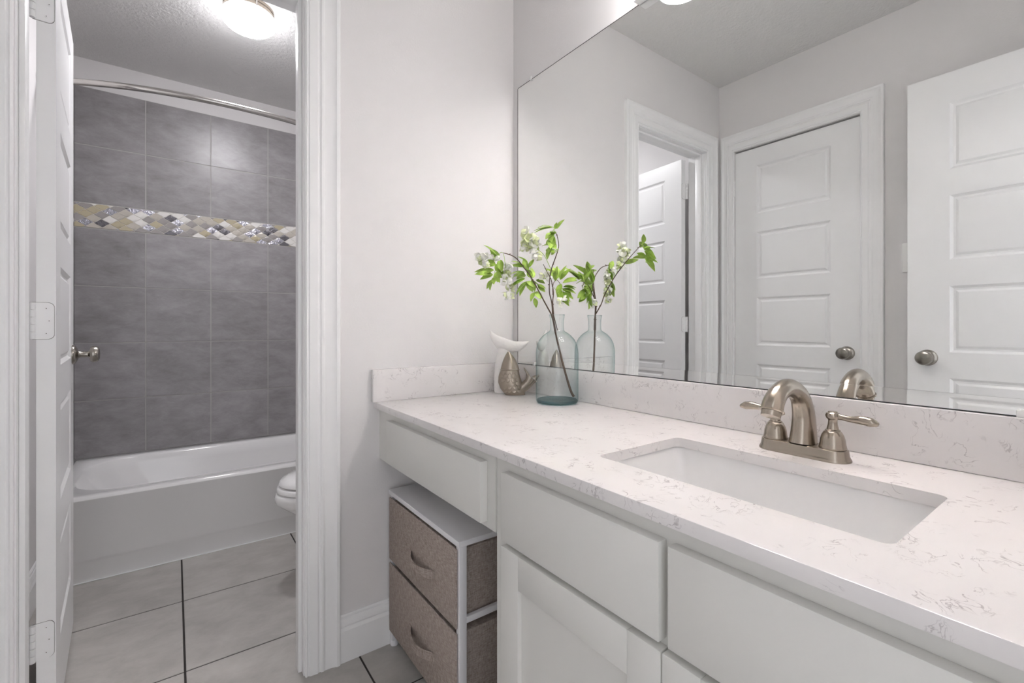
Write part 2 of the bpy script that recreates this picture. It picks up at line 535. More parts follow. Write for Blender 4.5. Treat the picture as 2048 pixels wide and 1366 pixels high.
# ---- tile surround of the tub: three walls
ZT = [0.3605, 0.6601, 0.9673, 1.2707, 1.5765, 1.7089, 2.0144, 2.3192]
def tile_wall(name, O, U, N, u0, u1, lines, label, mosaic=True, seed=1):
    V = Vector((0, 0, 1))
    mb = MB()
    g = 0.0016
    us = sorted([u0] + [l for l in lines if u0 < l < u1] + [u1])
    for zi in range(len(ZT) - 1):
        if zi == 4: continue
        for k in range(len(us) - 1):
            a = us[k] + (g if k else 0); b = us[k + 1] - (g if k < len(us) - 2 else 0)
            tile_quad(mb, O, U, V, a, b, ZT[zi] + g, ZT[zi + 1] - g, N, 0.012, 0.0012, 0)
    nt_ = len(mb.f)
    # grout bed
    P0 = [O + U * u0 + V * ZT[0], O + U * u1 + V * ZT[0], O + U * u1 + V * ZT[-1], O + U * u0 + V * ZT[-1]]
    P1 = [p + N * 0.0105 for p in P0]
    mb.add(P0 + P1, [(4, 5, 6, 7), (0, 1, 5, 4), (1, 2, 6, 5), (2, 3, 7, 6), (3, 0, 4, 7), (0, 3, 2, 1)], 1)
    if mosaic:
        z0, z1 = ZT[4] + 0.003, ZT[5] - 0.003
        q0, q1 = z0 - .0015, z1 + .0015
        mb.add([O + U * a + V * b + N * .0107 for a, b in ((u0, q0), (u1, q0), (u1, q1), (u0, q1))], [(0, 1, 2, 3)], 8)
        rnd = random.Random(seed)
        pw, ph = 0.066, 0.0445
        ni = int((u1 - u0) / pw) + 3
        for r_ in range(-1, 8):
            cz = z0 + 0.006 + r_ * ph / 2
            off = pw / 2 if r_ % 2 else 0
            for i in range(-1, ni):
                cu = u0 + 0.01 + i * pw + off
                pts = []
                hw, hh = pw / 2 * 0.965, ph / 2 * 0.955
                for s0, s1 in (((1, 0), (0, 1)), ((0, 1), (-1, 0)), ((-1, 0), (0, -1)), ((0, -1), (1, 0))):
                    for k in range(5):
                        t = k / 5
                        # S-curved side of an ogee lozenge
                        horiz = s0[1] == 0
                        tt = t + (0.075 if horiz else -0.075) * math.sin(2 * PI * t) * 1.0
                        pu = s0[0] + (s1[0] - s0[0]) * t
                        pv = s0[1] + (s1[1] - s0[1]) * tt
                        pts.append((cu + pu * hw, cz + pv * hh))
                pts = [(min(max(a, u0), u1), min(max(b, z0), z1)) for a, b in pts]
                q = []
                for p in pts:
                    if not q or abs(p[0] - q[-1][0]) + abs(p[1] - q[-1][1]) > 1e-4: q.append(p)
                area = abs(sum(q[k][0] * q[(k + 1) % len(q)][1] - q[(k + 1) % len(q)][0] * q[k][1] for k in range(len(q)))) / 2
                if len(q) < 3 or area < 4e-5: continue
                mi = rnd.choices([2, 3, 4, 5, 6, 7], [14, 18, 27, 20, 8, 13])[0]
                n = len(q)
                cu_ = sum(p[0] for p in q) / n; cv_ = sum(p[1] for p in q) / n
                lo = [O + U * a + V * b + N * 0.0105 for a, b in q]
                hi = [O + U * (cu_ + (a - cu_) * 0.95) + V * (cv_ + (b - cv_) * 0.93) + N * 0.0128 for a, b in q]
                fs = [tuple(range(n, 2 * n))] + [(k, (k + 1) % n, n + (k + 1) % n, n + k) for k in range(n)]
                mb.add(lo + hi, fs, mi)
    o = mb.build(name, [M['tile'], M['grout'], M['m_tan'], M['m_beige'], M['m_grey'], M['m_white'], M['m_dark'], M['m_irid'], M['mgrout']], angle=60)
    tag(o, label, 'wall tile', kind='structure')
    tone_attr(o, seed, 0, 0.06)
    return o
lx = [-0.1283 + 0.3056 * k for k in range(-2, 6)]
tile_wall('wall_back_tile', Vector((0, BY + 0.012, 0)), Vector((1, 0, 0)), Vector((0, -1, 0)), LX + 0.0125, WX - 0.0125, lx, 'grey square wall tile behind the tub with a mosaic band of small lozenges', seed=11)
ly = [BY - 0.3056 * k for k in range(1, 4)]
tile_wall('wall_left_tile', Vector((LX, 0, 0)), Vector((0, 1, 0)), Vector((1, 0, 0)), TY, BY + 0.012, ly, 'grey wall tile at the left end of the tub', seed=12)
tile_wall('wall_right_tile', Vector((WX, 0, 0)), Vector((0, 1, 0)), Vector((-1, 0, 0)), TY, BY + 0.012, ly, 'grey wall tile at the right end of the tub', seed=13)

# ---- casings, jambs, baseboards
CAS = [(0, 0), (0, .009), (.004, .012), (.007, .0095), (.010, .0095), (.012, .0125), (.034, .0145), (.038, .0115), (.042, .0115),
       (.045, .0155), (.050, .016), (.056, .0135), (.075, .0145), (.086, .019), (.089, .021), (.097, .021), (.1, .019), (.1, 0)]
def casing(name, a0, a1, zt, to_world, label, wl=0.1, wr=0.1, wt=0.1, z0=0.0):
    mb = MB()
    rings = []
    for u, v in CAS:
        rings.append([to_world(a0 - u * wl / .1, z0, v), to_world(a0 - u * wl / .1, zt + u * wt / .1, v),
                      to_world(a1 + u * wr / .1, zt + u * wt / .1, v), to_world(a1 + u * wr / .1, z0, v)])
    n = len(rings)
    vs_ = [p for r in rings for p in r]
    fs = []
    for i in range(n - 1):
        for j in range(3):
            fs.append((i * 4 + j, i * 4 + j + 1, (i + 1) * 4 + j + 1, (i + 1) * 4 + j))
    mb.add(vs_, fs)
    return struct(mb, name, M['trim'], label, 'trim', 25)
casing('trim_1', JL - 0.003, JR + 0.003, JH + 0.003, lambda a, z, v: (a, D - v, z), 'white fluted casing around the doorway to the tub room')
casing('trim_2', JL - 0.003, JR + 0.003, JH + 0.003, lambda a, z, v: (a, D + WT + v, z), 'white casing on the tub side of the doorway')
casing('trim_3', DY0 - 0.001, DY1 + 0.001, 2.064, lambda a, z, v: (LX + v, a, z), 'white fluted casing around the closed door', wl=0.092, wr=0.0715, wt=0.098)
casing('trim_4', EX0 + 0.001, EX1 - 0.001, 2.059, lambda a, z, v: (a, NY + v, z), 'white casing around the entry doorway', wl=0.09)
# jamb lining with stop
j = MB()
j.box(JL - 0.002, JL, D, D + WT, 0, JH + .002)
j.box(JR, JR + 0.002, D, D + WT, 0, JH + .002)
j.box(JL - .002, JR + .002, D, D + WT, JH, JH + 0.012)
j.box(JL, JL + 0.011, D + 0.022, D + 0.058, 0, JH, bev=.002)
j.box(JR - 0.011, JR, D + 0.022, D + 0.058, 0, JH, bev=.002)
j.box(JL + .011, JR - .011, D + 0.022, D + 0.058, JH - 0.011, JH, bev=.002)
struct(j, 'trim_5', M['trim'], 'white door lining with a stop in the tub room doorway', 'trim')

BB = [(.0, .0), (.0155, .0), (.0155, .098), (.013, .101), (.0095, .106), (.0095, .109), (.013, .112), (.0125, .122), (.009, .131), (.0065, .1335), (.0065, .140), (.003, .144), (0, .144)]
def baseboard(name, p0, p1, nrm, label):
    mb = MB()
    p0, p1, nrm = Vector(p0), Vector(p1), Vector(nrm)
    rings = [[p + nrm * a + Vector((0, 0, b)) for a, b in BB] for p in (p0, p1)]
    mb.loft(rings)
    return struct(mb, name, M['trim'], label, 'baseboard', 20)
baseboard('baseboard_far', (JR + .103, D, 0), (WX, D, 0), (0, -1, 0), 'tall white baseboard under the vanity')
baseboard('baseboard_left', (LX, 0.70, 0), (LX, NY, 0), (1, 0, 0), 'white baseboard behind the open entry door')
baseboard('baseboard_tub_left', (LX, TY, 0), (LX, D + WT + .022, 0), (1, 0, 0), 'white baseboard behind the tub room door')
baseboard('baseboard_tub_right', (WX, D + WT, 0), (WX, TY, 0), (-1, 0, 0), 'white baseboard behind the toilet')

# ================================================================== DOORS
def door_leaf(mb, w_, h, t, z0, panels, px0, px1):
    """five-panel moulded leaf, local x 0..w, y 0..t (both faces moulded)"""
    for side in (0, 1):
        yb = 0 if side == 0 else t
        s = 1 if side == 0 else -1       # into the leaf
        xs_ = [0, px0, px1, w_]
        zs_ = [z0]
        for a, b in panels: zs_ += [a, b]
        zs_.append(z0 + h)
        for i in range(3):
            for k in range(len(zs_) - 1):
                if i == 1 and k % 2 == 1:
                    x0, x1, a, b = px0, px1, zs_[k], zs_[k + 1]
                    prev = None
                    for ins, dep in ((0, 0), (.004, .0035), (.010, .0075), (.017, .0075), (.026, .0025), (.030, .002)):
                        ring = [(x0 + ins, yb + s * dep, a + ins), (x1 - ins, yb + s * dep, a + ins), (x1 - ins, yb + s * dep, b - ins), (x0 + ins, yb + s * dep, b - ins)]
                        if prev: mb.add(prev + ring, [(q, (q + 1) % 4, 4 + (q + 1) % 4, 4 + q) for q in range(4)])
                        prev = ring
                    mb.add(prev, [(0, 1, 2, 3)])
                else:
                    mb.add([(xs_[i], yb, zs_[k]), (xs_[i + 1], yb, zs_[k]), (xs_[i + 1], yb, zs_[k + 1]), (xs_[i], yb, zs_[k + 1])], [(0, 1, 2, 3)])
    z1 = z0 + h
    mb.add([(0, 0, z0), (w_, 0, z0), (w_, t, z0), (0, t, z0), (0, 0, z1), (w_, 0, z1), (w_, t, z1), (0, t, z1)],
           [(0, 3, 2, 1), (4, 5, 6, 7), (0, 4, 7, 3), (1, 2, 6, 5)])
    bm = bmesh.new()
    vv = [bm.verts.new(p) for p in mb.v]
    for f in mb.f:
        try: bm.faces.new([vv[i] for i in f])
        except ValueError: pass
    bmesh.ops.remove_doubles(bm, verts=bm.verts, dist=1e-5)
    mb.v, mb.f, mb.mi = [], [], []
    mb.from_bm(bm)
    return mb
PAN = [(0.217, 0.478), (0.583, 0.846), (0.950, 1.217), (1.322, 1.582), (1.686, 1.953)]

def knob_prof():
    rose = [(0.0, 0), (0.033, 0), (0.033, .004), (.030, .009), (.022, .013), (.0135, .016)]
    neck = [(.0135, .016), (.0105, .022), (.0105, .040), (.013, .043)]
    ball = [(.013, .043), (.024, .046), (.0285, .052), (.0285, .060), (.025, .067), (.016, .071), (0.0, .072)]
    return rose + neck[1:] + ball[1:]
def door_knob(parent, x, z, y, s, name='knob'):
    mb = MB()
    pr = knob_prof()
    mb.lathe([(r, y + s * h) for r, h in pr], (x, 0, z), 'Y', 28, cap0=False, cap1=False)
    return part(mb.build(name, M['knob'], parent), 'round satin nickel knob')

def hinge(parent, z, y0, y1, xface, mb_sign=-1, barrel=(0, 0)):
    """leaf plate let into the hinge edge (x = xface) with rounded outer corners, knuckles and screws"""
    h = 0.0455
    mb = MB()
    r = 0.012
    pts = [(y1, z - h), (y0 + r, z - h)]
    for k in range(7):
        a = R(270 - 90 * k / 6); pts.append((y0 + r + r * math.cos(a), z - h + r + r * math.sin(a)))
    for k in range(7):
        a = R(180 - 90 * k / 6); pts.append((y0 + r + r * math.cos(a), z + h - r + r * math.sin(a)))
    pts.append((y1, z + h))
    n = len(pts)
    lo = [(xface + .0005, p, q) for p, q in pts]; hi = [(xface - .0022, p, q) for p, q in pts]
    mb.add(lo + hi, [tuple(range(n, 2 * n))] + [(k, (k + 1) % n, n + (k + 1) % n, n + k) for k in range(n)])
    o = mb.build('hinge', M['trim'], parent, angle=30)
    e_ = MB()  # slightly larger dark plate under the leaf, its colour stands for the shadow gap
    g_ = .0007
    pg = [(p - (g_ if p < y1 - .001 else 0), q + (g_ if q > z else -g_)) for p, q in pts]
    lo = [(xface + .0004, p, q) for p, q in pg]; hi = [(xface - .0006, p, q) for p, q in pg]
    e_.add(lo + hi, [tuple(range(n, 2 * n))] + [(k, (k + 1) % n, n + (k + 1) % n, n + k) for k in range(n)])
    part(e_.build('gap_shade', M['dark'], o, angle=30), 'thin dark plate painting the shadow line around the hinge leaf')
    k_ = MB()
    bx, by = barrel
    for i in range(5):
        za = z - h + i * 2 * h / 5
        k_.lathe([(.006, za + .0006), (.0065, za + .0012), (.0065, za + 2 * h / 5 - .0012), (.006, za + 2 * h / 5 - .0006)], (bx, by, 0), 'Z', 14)
    k_.build('knuckle', M['trim'], o)
    for dy, dz in ((.014, .031), (.009, 0), (.014, -.031)):
        s_ = MB().lathe([(0.0036, xface - .0022), (.0034, xface - .0030), (.0012, xface - .0030), (.0008, xface - .0024)], (0, y0 + dy, z + dz), 'X', 12)
        s_.lathe([(.0011, xface - .0026), (.0011, xface - .0031), (.0003, xface - .0032)], (0, y0 + dy, z + dz), 'X', 8, mi=1)
        part(s_.build('screw', [M['trim'], M['dark']], o), 'small countersunk screw')
    return o

# door to the tub room, swung open past square
TH = R(94.3)
d1 = thing('door_1', 'white five-panel door standing open into the tub room', 'door', (-0.2407, 1.6200, 0), TH, kind='structure')
mbd = door_leaf(MB(), 0.60, 2.030, 0.035, 0.015, PAN, 0.122, 0.478)
mbd.build('leaf', M['door'], d1, angle=20)
door_knob(d1, 0.540, 0.958, 0.0, -1)
part(MB().lathe([(.033, .035), (.033, .038), (.029, .043), (.016, .049), (.008, .053), (.004, .060), (.001, .064)], (0.540, 0, 0.958), 'Y', 24).build('rosette', M['dark'], d1), 'dark pointed rosette on the back of the door')
part(MB().box(0.5995, 0.6012, 0.006, 0.029, 0.93, 0.987, bev=.0006).build('latch_plate', M['knob'], d1), 'satin nickel latch plate')
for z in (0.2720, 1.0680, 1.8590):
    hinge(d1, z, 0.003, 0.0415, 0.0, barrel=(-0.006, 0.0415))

# closed door in the left wall (knob near the viewer, hinges by the corner)
d2 = thing('door_2', 'white five-panel closed door in the left wall, seen in the mirror', 'door', (LX - 0.004, DY1 - 0.002, 0), R(-90), kind='structure')
mbd = door_leaf(MB(), 0.6045, 2.040, 0.035, 0.012, PAN, 0.122, 0.482)
# local x runs toward the viewer; local y points into the room
lf = mbd.build('leaf', M['door'], d2, angle=20)
lf.location = (0, -0.035, 0)
door_knob(d2, 0.551, 0.926, 0.0, 1)
for z in (0.26, 1.0344, 1.850):
    k_ = MB()
    for i in range(5):
        za = z - .045 + i * .018
        k_.lathe([(.006, za + .0006), (.0065, za + .0012), (.0065, za + .0168), (.006, za + .0174)], (-0.004, 0.0075, 0), 'Z', 14)
    k_.build('hinge', M['trim'], d2)

# entry door folded back along the left wall
d3 = thing('door_3', 'white five-panel entry door folded back in front of the left wall', 'door', (-0.324, -0.112, 0), R(90), kind='structure')
mbd = door_leaf(MB(), 0.7045, 2.060, 0.035, 0.015, PAN, 0.132, 0.5725)
mbd.build('leaf', M['door'], d3, angle=20)
door_knob(d3, 0.640, 0.926, 0.0, -1)
door_knob(d3, 0.640, 0.926, 0.035, 1)

# light switch on the left wall
sw = thing('light_switch', 'white light switch plate on the left wall beside the open entry door', 'light switch', (LX, 0.600, 1.360))
MB().box(0, .006, -.0365, .0365, -.064, .064, bev=.0025).build('plate', M['outlet'], sw)
part(MB().box(.004, .011, -.017, .017, -.034, .034, bev=.002).build('rocker', M['outlet'], sw), 'wide white rocker')

# ================================================================== TUB ROOM
# bathtub
tb = thing('bathtub', 'white alcove bathtub with a flat front apron', 'bathtub', (0.33, (TY + BY) / 2, 0))
TX0, TX1 = LX + 0.013, WX - 0.013
cx, cy = 0.33, (TY + BY) / 2
ZR = 0.352
mb = MB()
x0, x1, y0, y1 = TX0 - cx, TX1 - cx, TY - cy, BY - cy - 0.0005
# rim and basin
rings = [rrect(x0, x1, y0 + .001, y1, .004, ZR - .012, 8), rrect(x0 + .004, x1 - .004, y0 + .007, y1, .006, ZR - .001, 8), rrect(x0 + .012, x1 - .012, y0 + .014, y1 - .004, .01, ZR + .002, 8),
         rrect(x0 + .055, x1 - .060, y0 + .075, y1 - .045, .20, ZR - .002, 8), rrect(x0 + .062, x1 - .066, y0 + .083, y1 - .052, .20, ZR - .010, 8),
         rrect(x0 + .085, x1 - .078, y0 + .095, y1 - .063, .19, ZR - .06, 8), rrect(x0 + .20, x1 - .10, y0 + .125, y1 - .09, .16, ZR - .24, 8),
         rrect(x0 + .27, x1 - .14, y0 + .17, y1 - .13, .13, ZR - .28, 8)]
mb.loft(rings, cap0=False, cap1=True)
mb.build('basin', M['tub'], tb, angle=50)
ap = MB()
prof = [(0.001, ZR - .0115), (.001, ZR - .016), (.0035, ZR - .022), (.0035, .096), (.0055, .086), (.0095, .076), (.0095, .0), (.05, .0), (.05, ZR - .03)]
ap.loft([[(x, y0 + a, b) for a, b in prof] for x in (x0, x1)])
ap.build('apron', M['tub'], tb, angle=50)
# caulk bead
struct(MB().box(TX0, TX1, TY + .004, TY + .0092, 0, .004, bev=.0015), 'trim_6', M['trim'], 'white caulk line at the foot of the tub', 'trim')

# curved shower rod
sr = thing('shower_rod', 'curved satin metal shower rod above the tub', 'shower rod', (0.33, 2.5, 2.03))
pts = []
for k in range(41):
    x = TX0 + .002 + (TX1 - TX0 - .004) * k / 40
    y = 2.38 + .25 * (abs(x - .26) / .76) ** 2.3
    pts.append((x - .33, y - 2.5, 0))
MB().tube(pts, .0127, 14).build('rod', M['chrome'], sr)
for p, s in ((pts[0], 1), (pts[-1], -1)):
    xx = LX - .33 if s == 1 else WX - .33
    MB().lathe([(.032, xx), (.032, xx + s * .006), (.022, xx + s * .016), (.016, xx + s * .03)], (0, p[1], p[2]), 'X', 24).build('flange', M['chrome'], sr)

# ceiling light
cl = thing('ceiling_light', 'round flush ceiling light glowing in the tub room', 'ceiling light', (0.27, 2.36, CEIL))
MB().lathe([(.100, 0), (.100, -.010), (.097, -.014), (.097, -.017), (.101, -.020), (.101, -.030), (.098, -.033)], (0, 0, 0), 'Z', 48).build('ring', M['nickel'], cl)
MB().lathe([(.096, -.030), (.103, -.034), (.108, -.042), (.109, -.052), (.104, -.066), (.090, -.080), (.068, -.089), (.040, -.094), (.012, -.0955)], (0, 0, 0), 'Z', 48).build('dome', M['dome'], cl)
for k in range(3):
    a = R(40 + 120 * k)
    MB().lathe([(.004, -.012), (.004, -.036)], (.1005 * math.cos(a), .1005 * math.sin(a), 0), 'Z', 10).build('clip', M['chrome'], cl)

# toilet: bowl points away from the right wall
TYC = 2.085
tl = thing('toilet', 'white toilet with closed lid between the doorway and the tub', 'toilet', (0.62, TYC, 0))
def egg(xf, xb, hw, z, n=36):
    """elongated oval: xf front tip, xb back"""
    pts = []
    for k in range(n):
        a = 2 * PI * k / n
        c_, s_ = math.cos(a), math.sin(a)
        mid = xf + (xb - xf) * 0.56
        x = mid + (c_ * (xb - mid) if c_ > 0 else c_ * (mid - xf))
        e = 0.80 if c_ > 0 else 1.0
        y = hw * (abs(s_) ** e) * (1 if s_ >= 0 else -1)
        pts.append((x - 0.62, y, z))
    return pts
mb = MB()
mb.loft([egg(.50, 1.00, .105, 0), egg(.50, 1.00, .108, .02), egg(.50, .98, .10, .08), egg(.49, .96, .098, .16), egg(.45, .95, .12, .235), egg(.385, .94, .155, .290), egg(.348, .93, .174, .318), egg(.331, .92, .181, .335), egg(.329, .92, .182, .352), egg(.334, .92, .182, .368), egg(.342, .915, .178, .372)])
mb.build('bowl', M['porcelain'], tl, angle=50)
mb = MB()
mb.loft([egg(.345, .88, .178, .3745), egg(.337, .885, .184, .3765), egg(.338, .885, .184, .391), egg(.343, .882, .182, .395)])
mb.build('seat', M['porcelain'], tl, angle=50)
mb = MB()
mb.loft([egg(.352, .885, .174, .4005), egg(.345, .89, .180, .404), egg(.346, .89, .180, .409), egg(.353, .885, .175, .420), egg(.378, .87, .155, .433), egg(.45, .82, .10, .443)])
mb.build('lid', M['porcelain'], tl, angle=60)
mb = MB().box(.885 - .62, 1.095 - .62, -.21, .21, .36, .70, bev=.02, seg=4)
mb.box(.84 - .62, .96 - .62, -.11, .11, .30, .362, bev=.01)
mb.build('tank', M['porcelain'], tl)
MB().box(.875 - .62, 1.097 - .62, -.22, .22, .7005, .735, bev=.01, seg=3).build('tank_lid', M['porcelain'], tl)
lv = MB().tube([(.884 - .62, -.15, .64), (.868 - .62, -.15, .64), (.862 - .62, -.13, .638), (.862 - .62, -.09, .634)], [.012, .009, .007, .006], 12)
part(lv.build('flush_lever', M['chrome'], tl), 'chrome flush lever')

# ================================================================== VANITY
XF = 0.549      # face of the drawer unit
XS = 0.552      # face of the sink cabinet
# apron drawer unit over the knee space
au = thing('apron_drawer_unit', 'white apron unit with one wide drawer over the fabric drawer tower', 'cabinet', (0.82, 1.15, .618))
mb = MB()
Y0a, Y1a = 0.810, D
zt = ZC - .0205
def L3(mb, x0, x1, y0, y1, z0, z1, c, **k): return mb.box(x0 - c[0], x1 - c[0], y0 - c[1], y1 - c[1], z0 - c[2], z1 - c[2], **k)
c = (0.82, 1.15, .618)
L3(mb, XF, XF + .019, Y0a, .8555, .618, zt, c)
L3(mb, XF, XF + .019, 1.370, Y1a, .618, zt, c)
L3(mb, XF, XF + .019, .8555, 1.370, .750, zt, c)
L3(mb, XF, XF + .019, .8555, 1.370, .618, .644, c)
mb.build('face_frame', M['cab'], au)
mb = MB()
L3(mb, XF + .0195, WX - .0005, 1.478, Y1a - .0005, .624, zt, c)
L3(mb, WX - .02, WX - .0005, Y0a + .001, 1.4775, .624, zt, c)
mb.build('carcass', M['cab'], au)
mb = MB()
L3(mb, XF - .019, XF - .0003, .8405, 1.385, .6315, .763, c, bev=.0012)
mb.build('drawer_front', M['cab'], au)
mb = MB()
L3(mb, XF + .0005, WX - .05, .860, 1.366, .648, .74, c)
mb.build('drawer_box', M['cab'], au)

# sink base cabinet with two false fronts and two shaker doors
CY0, CY1 = -0.053, 0.8085
c = (0.82, 0.38, 0.0)
sb = thing('sink_base_cabinet', 'white sink cabinet with plain fronts above two shaker doors', 'cabinet', c)
mb = MB()
L3(mb, XS, XS + .019, .745, CY1, .09, zt, c)
L3(mb, XS, XS + .019, CY0, .012, .09, zt, c)
L3(mb, XS, XS + .019, .012, .745, .745, zt, c)
L3(mb, XS, XS + .019, .012, .745, .598, .640, c)
L3(mb, XS, XS + .019, .012, .745, .09, .125, c)
L3(mb, XS, XS + .019, .355, .412, .125, .598, c)
L3(mb, XS, XS + .019, .355, .412, .640, .745, c)
mb.build('face_frame', M['cab'], sb)
mb = MB()
L3(mb, XS + .0195, WX - .0005, .790, CY1, .0, zt, c)
L3(mb, XS + .0195, WX - .0005, CY0, CY0 + .018, .0, zt, c)
L3(mb, XS + .0195, WX - .0005, CY0 + .0185, .7895, .10, .116, c)
L3(mb, WX - .012, WX - .0005, CY0 + .0185, .7895, .117, zt, c)
L3(mb, XS + .06, XS + .075, CY0 + .0185, .7895, .0, .099, c)
mb.build('carcass', M['cab'], sb)
for a, b in ((.391, .7675), (-.003, .3765)):
    mb = MB()
    L3(mb, XS - .019, XS - .0003, a, b, .6225, .7595, c, bev=.0012)
    mb.build('false_front', M['cab'], sb)
def shaker(a, b, z0, z1):
    mb = MB()
    f0, f1 = XS - .019, XS - .0003
    st, rl = .057, .066
    L3(mb, f0, f1, a, a + st, z0, z1, c, bev=.001)
    L3(mb, f0, f1, b - st, b, z0, z1, c, bev=.001)
    L3(mb, f0, f1, a + st, b - st, z1 - rl, z1, c, bev=.001)
    L3(mb, f0, f1, a + st, b - st, z0, z0 + rl, c, bev=.001)
    L3(mb, f0 + .009, f1, a + st - .004, b - st + .004, z0 + rl - .004, z1 - rl + .004, c)
    return mb
shaker(.3885, .7675, .105, .6115).build('cabinet_door', M['cab'], sb)
shaker(-.003, .3855, .105, .6115).build('cabinet_door', M['cab'], sb)

# countertop with sink cut-out
SX0, SX1, SY0, SY1 = .652, .9075, .1665, .6155
ct = MB()
k_ = 5
def plate(mb, out, inn, z):
    """fill between an outer rectangle and an inner rounded rectangle"""
    ox0, ox1, oy0, oy1 = out
    cor = [(ox1, oy1), (ox0, oy1), (ox0, oy0), (ox1, oy0)]
    ring_o = []
    for q in range(4): ring_o += [cor[q]] * (k_ + 1)
    n = len(inn)
    for i in range(n):
        jn = (i + 1) % n
        a, b = inn[i], inn[jn]
        A, B = ring_o[i], ring_o[jn]
        if A == B: mb.add([(a[0], a[1], z), (b[0], b[1], z), (A[0], A[1], z)], [(0, 1, 2)])
        else: mb.add([(a[0], a[1], z), (b[0], b[1], z), (B[0], B[1], z), (A[0], A[1], z)], [(0, 1, 2, 3)])
CX0, CX1, CTY0, CTY1 = .5289, WX - .0004, NY + .0005, D - .0004
zt_, zb_ = ZC, ZC - .020
inn = rrect(SX0, SX1, SY0, SY1, .014, 0, k_)
e = .0016
plate(ct, (CX0 + e, CX1, CTY0, CTY1), inn, zt_)
plate(ct, (CX0 + e, CX1, CTY0, CTY1), inn, zb_)
n = len(inn)
ct.add([(p[0], p[1], zt_) for p in inn] + [(p[0], p[1], zb_) for p in inn], [(i, (i + 1) % n, n + (i + 1) % n, n + i) for i in range(n)])
ed = [(CX0 + e, zt_), (CX0 + e * .3, zt_ - e * .3), (CX0, zt_ - e), (CX0, zb_ + e), (CX0 + e * .3, zb_ + e * .3), (CX0 + e, zb_)]
for i in range(5):
    (xa, za), (xb, zb) = ed[i], ed[i + 1]
    ct.add([(xa, CTY0, za), (xb, CTY0, zb), (xb, CTY1, zb), (xa, CTY1, za)], [(0, 1, 2, 3)])
for y in (CTY0, CTY1):
    ct.add([(p[0], y, p[1]) for p in ed] + [(CX1, y, zb_), (CX1, y, zt_)], [tuple(range(8))])
ct.add([(CX1, CTY0, zb_), (CX1, CTY1, zb_), (CX1, CTY1, zt_), (CX1, CTY0, zt_)], [(0, 1, 2, 3)])
bm = bmesh.new()
vv = [bm.verts.new(p) for p in ct.v]
for f in ct.f: bm.faces.new([vv[i] for i in f])
bmesh.ops.remove_doubles(bm, verts=bm.verts, dist=1e-5)
cto = MB().from_bm(bm).build('countertop', M['quartz'], angle=30)
tag(cto, 'white quartz countertop with fine grey veins and a sink cut-out', 'countertop')
bs = MB().box(WX - .020, WX - .0004, NY + .0005, D - .0206, ZC + .0003, .9087, bev=.0015)
tag(bs.build('backsplash', M['quartz']), 'long veined quartz backsplash under the mirror', 'backsplash')
bs = MB().box(.5205, WX - .0004, D - .020, D - .0004, ZC + .0003, .9130, bev=.0015)
tag(bs.build('backsplash', M['quartz']), 'short quartz side splash on the wall next to the doorway', 'backsplash')

# undermount sink
c = ((SX0 + SX1) / 2, (SY0 + SY1) / 2, .66)
sk = thing('sink', 'rectangular white undermount sink set into the quartz counter', 'sink', c)
mb = MB()
def rr(o, r, z): return [(p[0] - c[0], p[1] - c[1], p[2] - c[2]) for p in rrect(SX0 - o, SX1 + o, SY0 - o, SY1 + o, r, z, 6)]
mb.loft([rr(.020, .03, zb_ - .001), rr(.005, .018, zb_ - .001), rr(.003, .018, zb_ - .004), rr(-.002, .022, .765), rr(-.012, .028, .700), rr(-.020, .032, .675), rr(-.034, .036, .660), rr(-.055, .03, .655), rr(-.10, .02, .652)], cap0=False)
mb.loft([rr(.020, .03, zb_ - .001), rr(.020, .03, zb_ - .008), rr(.006, .03, .765), rr(-.002, .03, .69), rr(-.02, .03, .648), rr(-.06, .03, .642)], cap0=False)
mb.build('basin', M['porcelain'], sk, angle=50)
part(MB().lathe([(.022, -.007), (.022, -.0045), (.017, -.0035), (.012, -.0065)], (0.02, 0, 0), 'Z', 28).build('drain', M['nickel'], sk), 'brushed nickel drain')

# centre-set faucet
fc = thing('faucet', 'brushed nickel two-handle faucet with an arched spout behind the sink', 'faucet', (.985, .391, ZC))
mb = MB()
def stad(hx, hy, z, n=12):
    """stadium outline, long axis y"""
    pts = []
    for k in range(n + 1):
        a = PI * k / n; pts.append((hx * math.cos(a), (hy - hx) + hx * math.sin(a), z))
    for k in range(n + 1):
        a = PI + PI * k / n; pts.append((hx * math.cos(a), -(hy - hx) + hx * math.sin(a), z))
    return pts
mb.loft([stad(.0285, .080, 0), stad(.0285, .080, .003), stad(.0270, .0785, .0055), stad(.0255, .077, .0085), stad(.0240, .0755, .018), stad(.0235, .075, .0205), stad(.021, .072, .022)])
mb.build('base_plate', M['nickel'], fc, angle=40)
# spout: rises, arches towards the bowl (-x)
ctrl = [(.002, 0, .021), (.004, 0, .045), (.002, 0, .080), (-.012, 0, .109), (-.038, 0, .127), (-.070, 0, .1335), (-.100, 0, .1265), (-.119, 0, .112), (-.127, 0, .098)]
sp = smooth_path(ctrl, 6)
ra = lerp_list([.031, .0275, .0235, .0195, .0170, .0165, .0170, .0185, .0195], len(sp))
rb = lerp_list([.0235, .021, .0185, .0165, .0155, .0155, .0160, .0175, .0185], len(sp))
mb = MB().tube(sp, 0, 24, flat=list(zip(rb, ra)), up=(1, 0, 0))
mb.build('spout', M['nickel'], fc, angle=60)
dv = (Vector(sp[-1]) - Vector(sp[-3])).normalized()
e0 = Vector(sp[-1])
ring = MB().tube([e0 - dv * .001, e0 + dv * .0015, e0 + dv * .003], [.0205, .0212, .0195], 24)
ring.build('spout_collar', M['nickel'], fc)
part(MB().tube([e0 + dv * .003, e0 + dv * .012, e0 + dv * .0125], [.0165, .016, .010], 20).build('aerator', M['nickel'], fc), 'small round aerator')
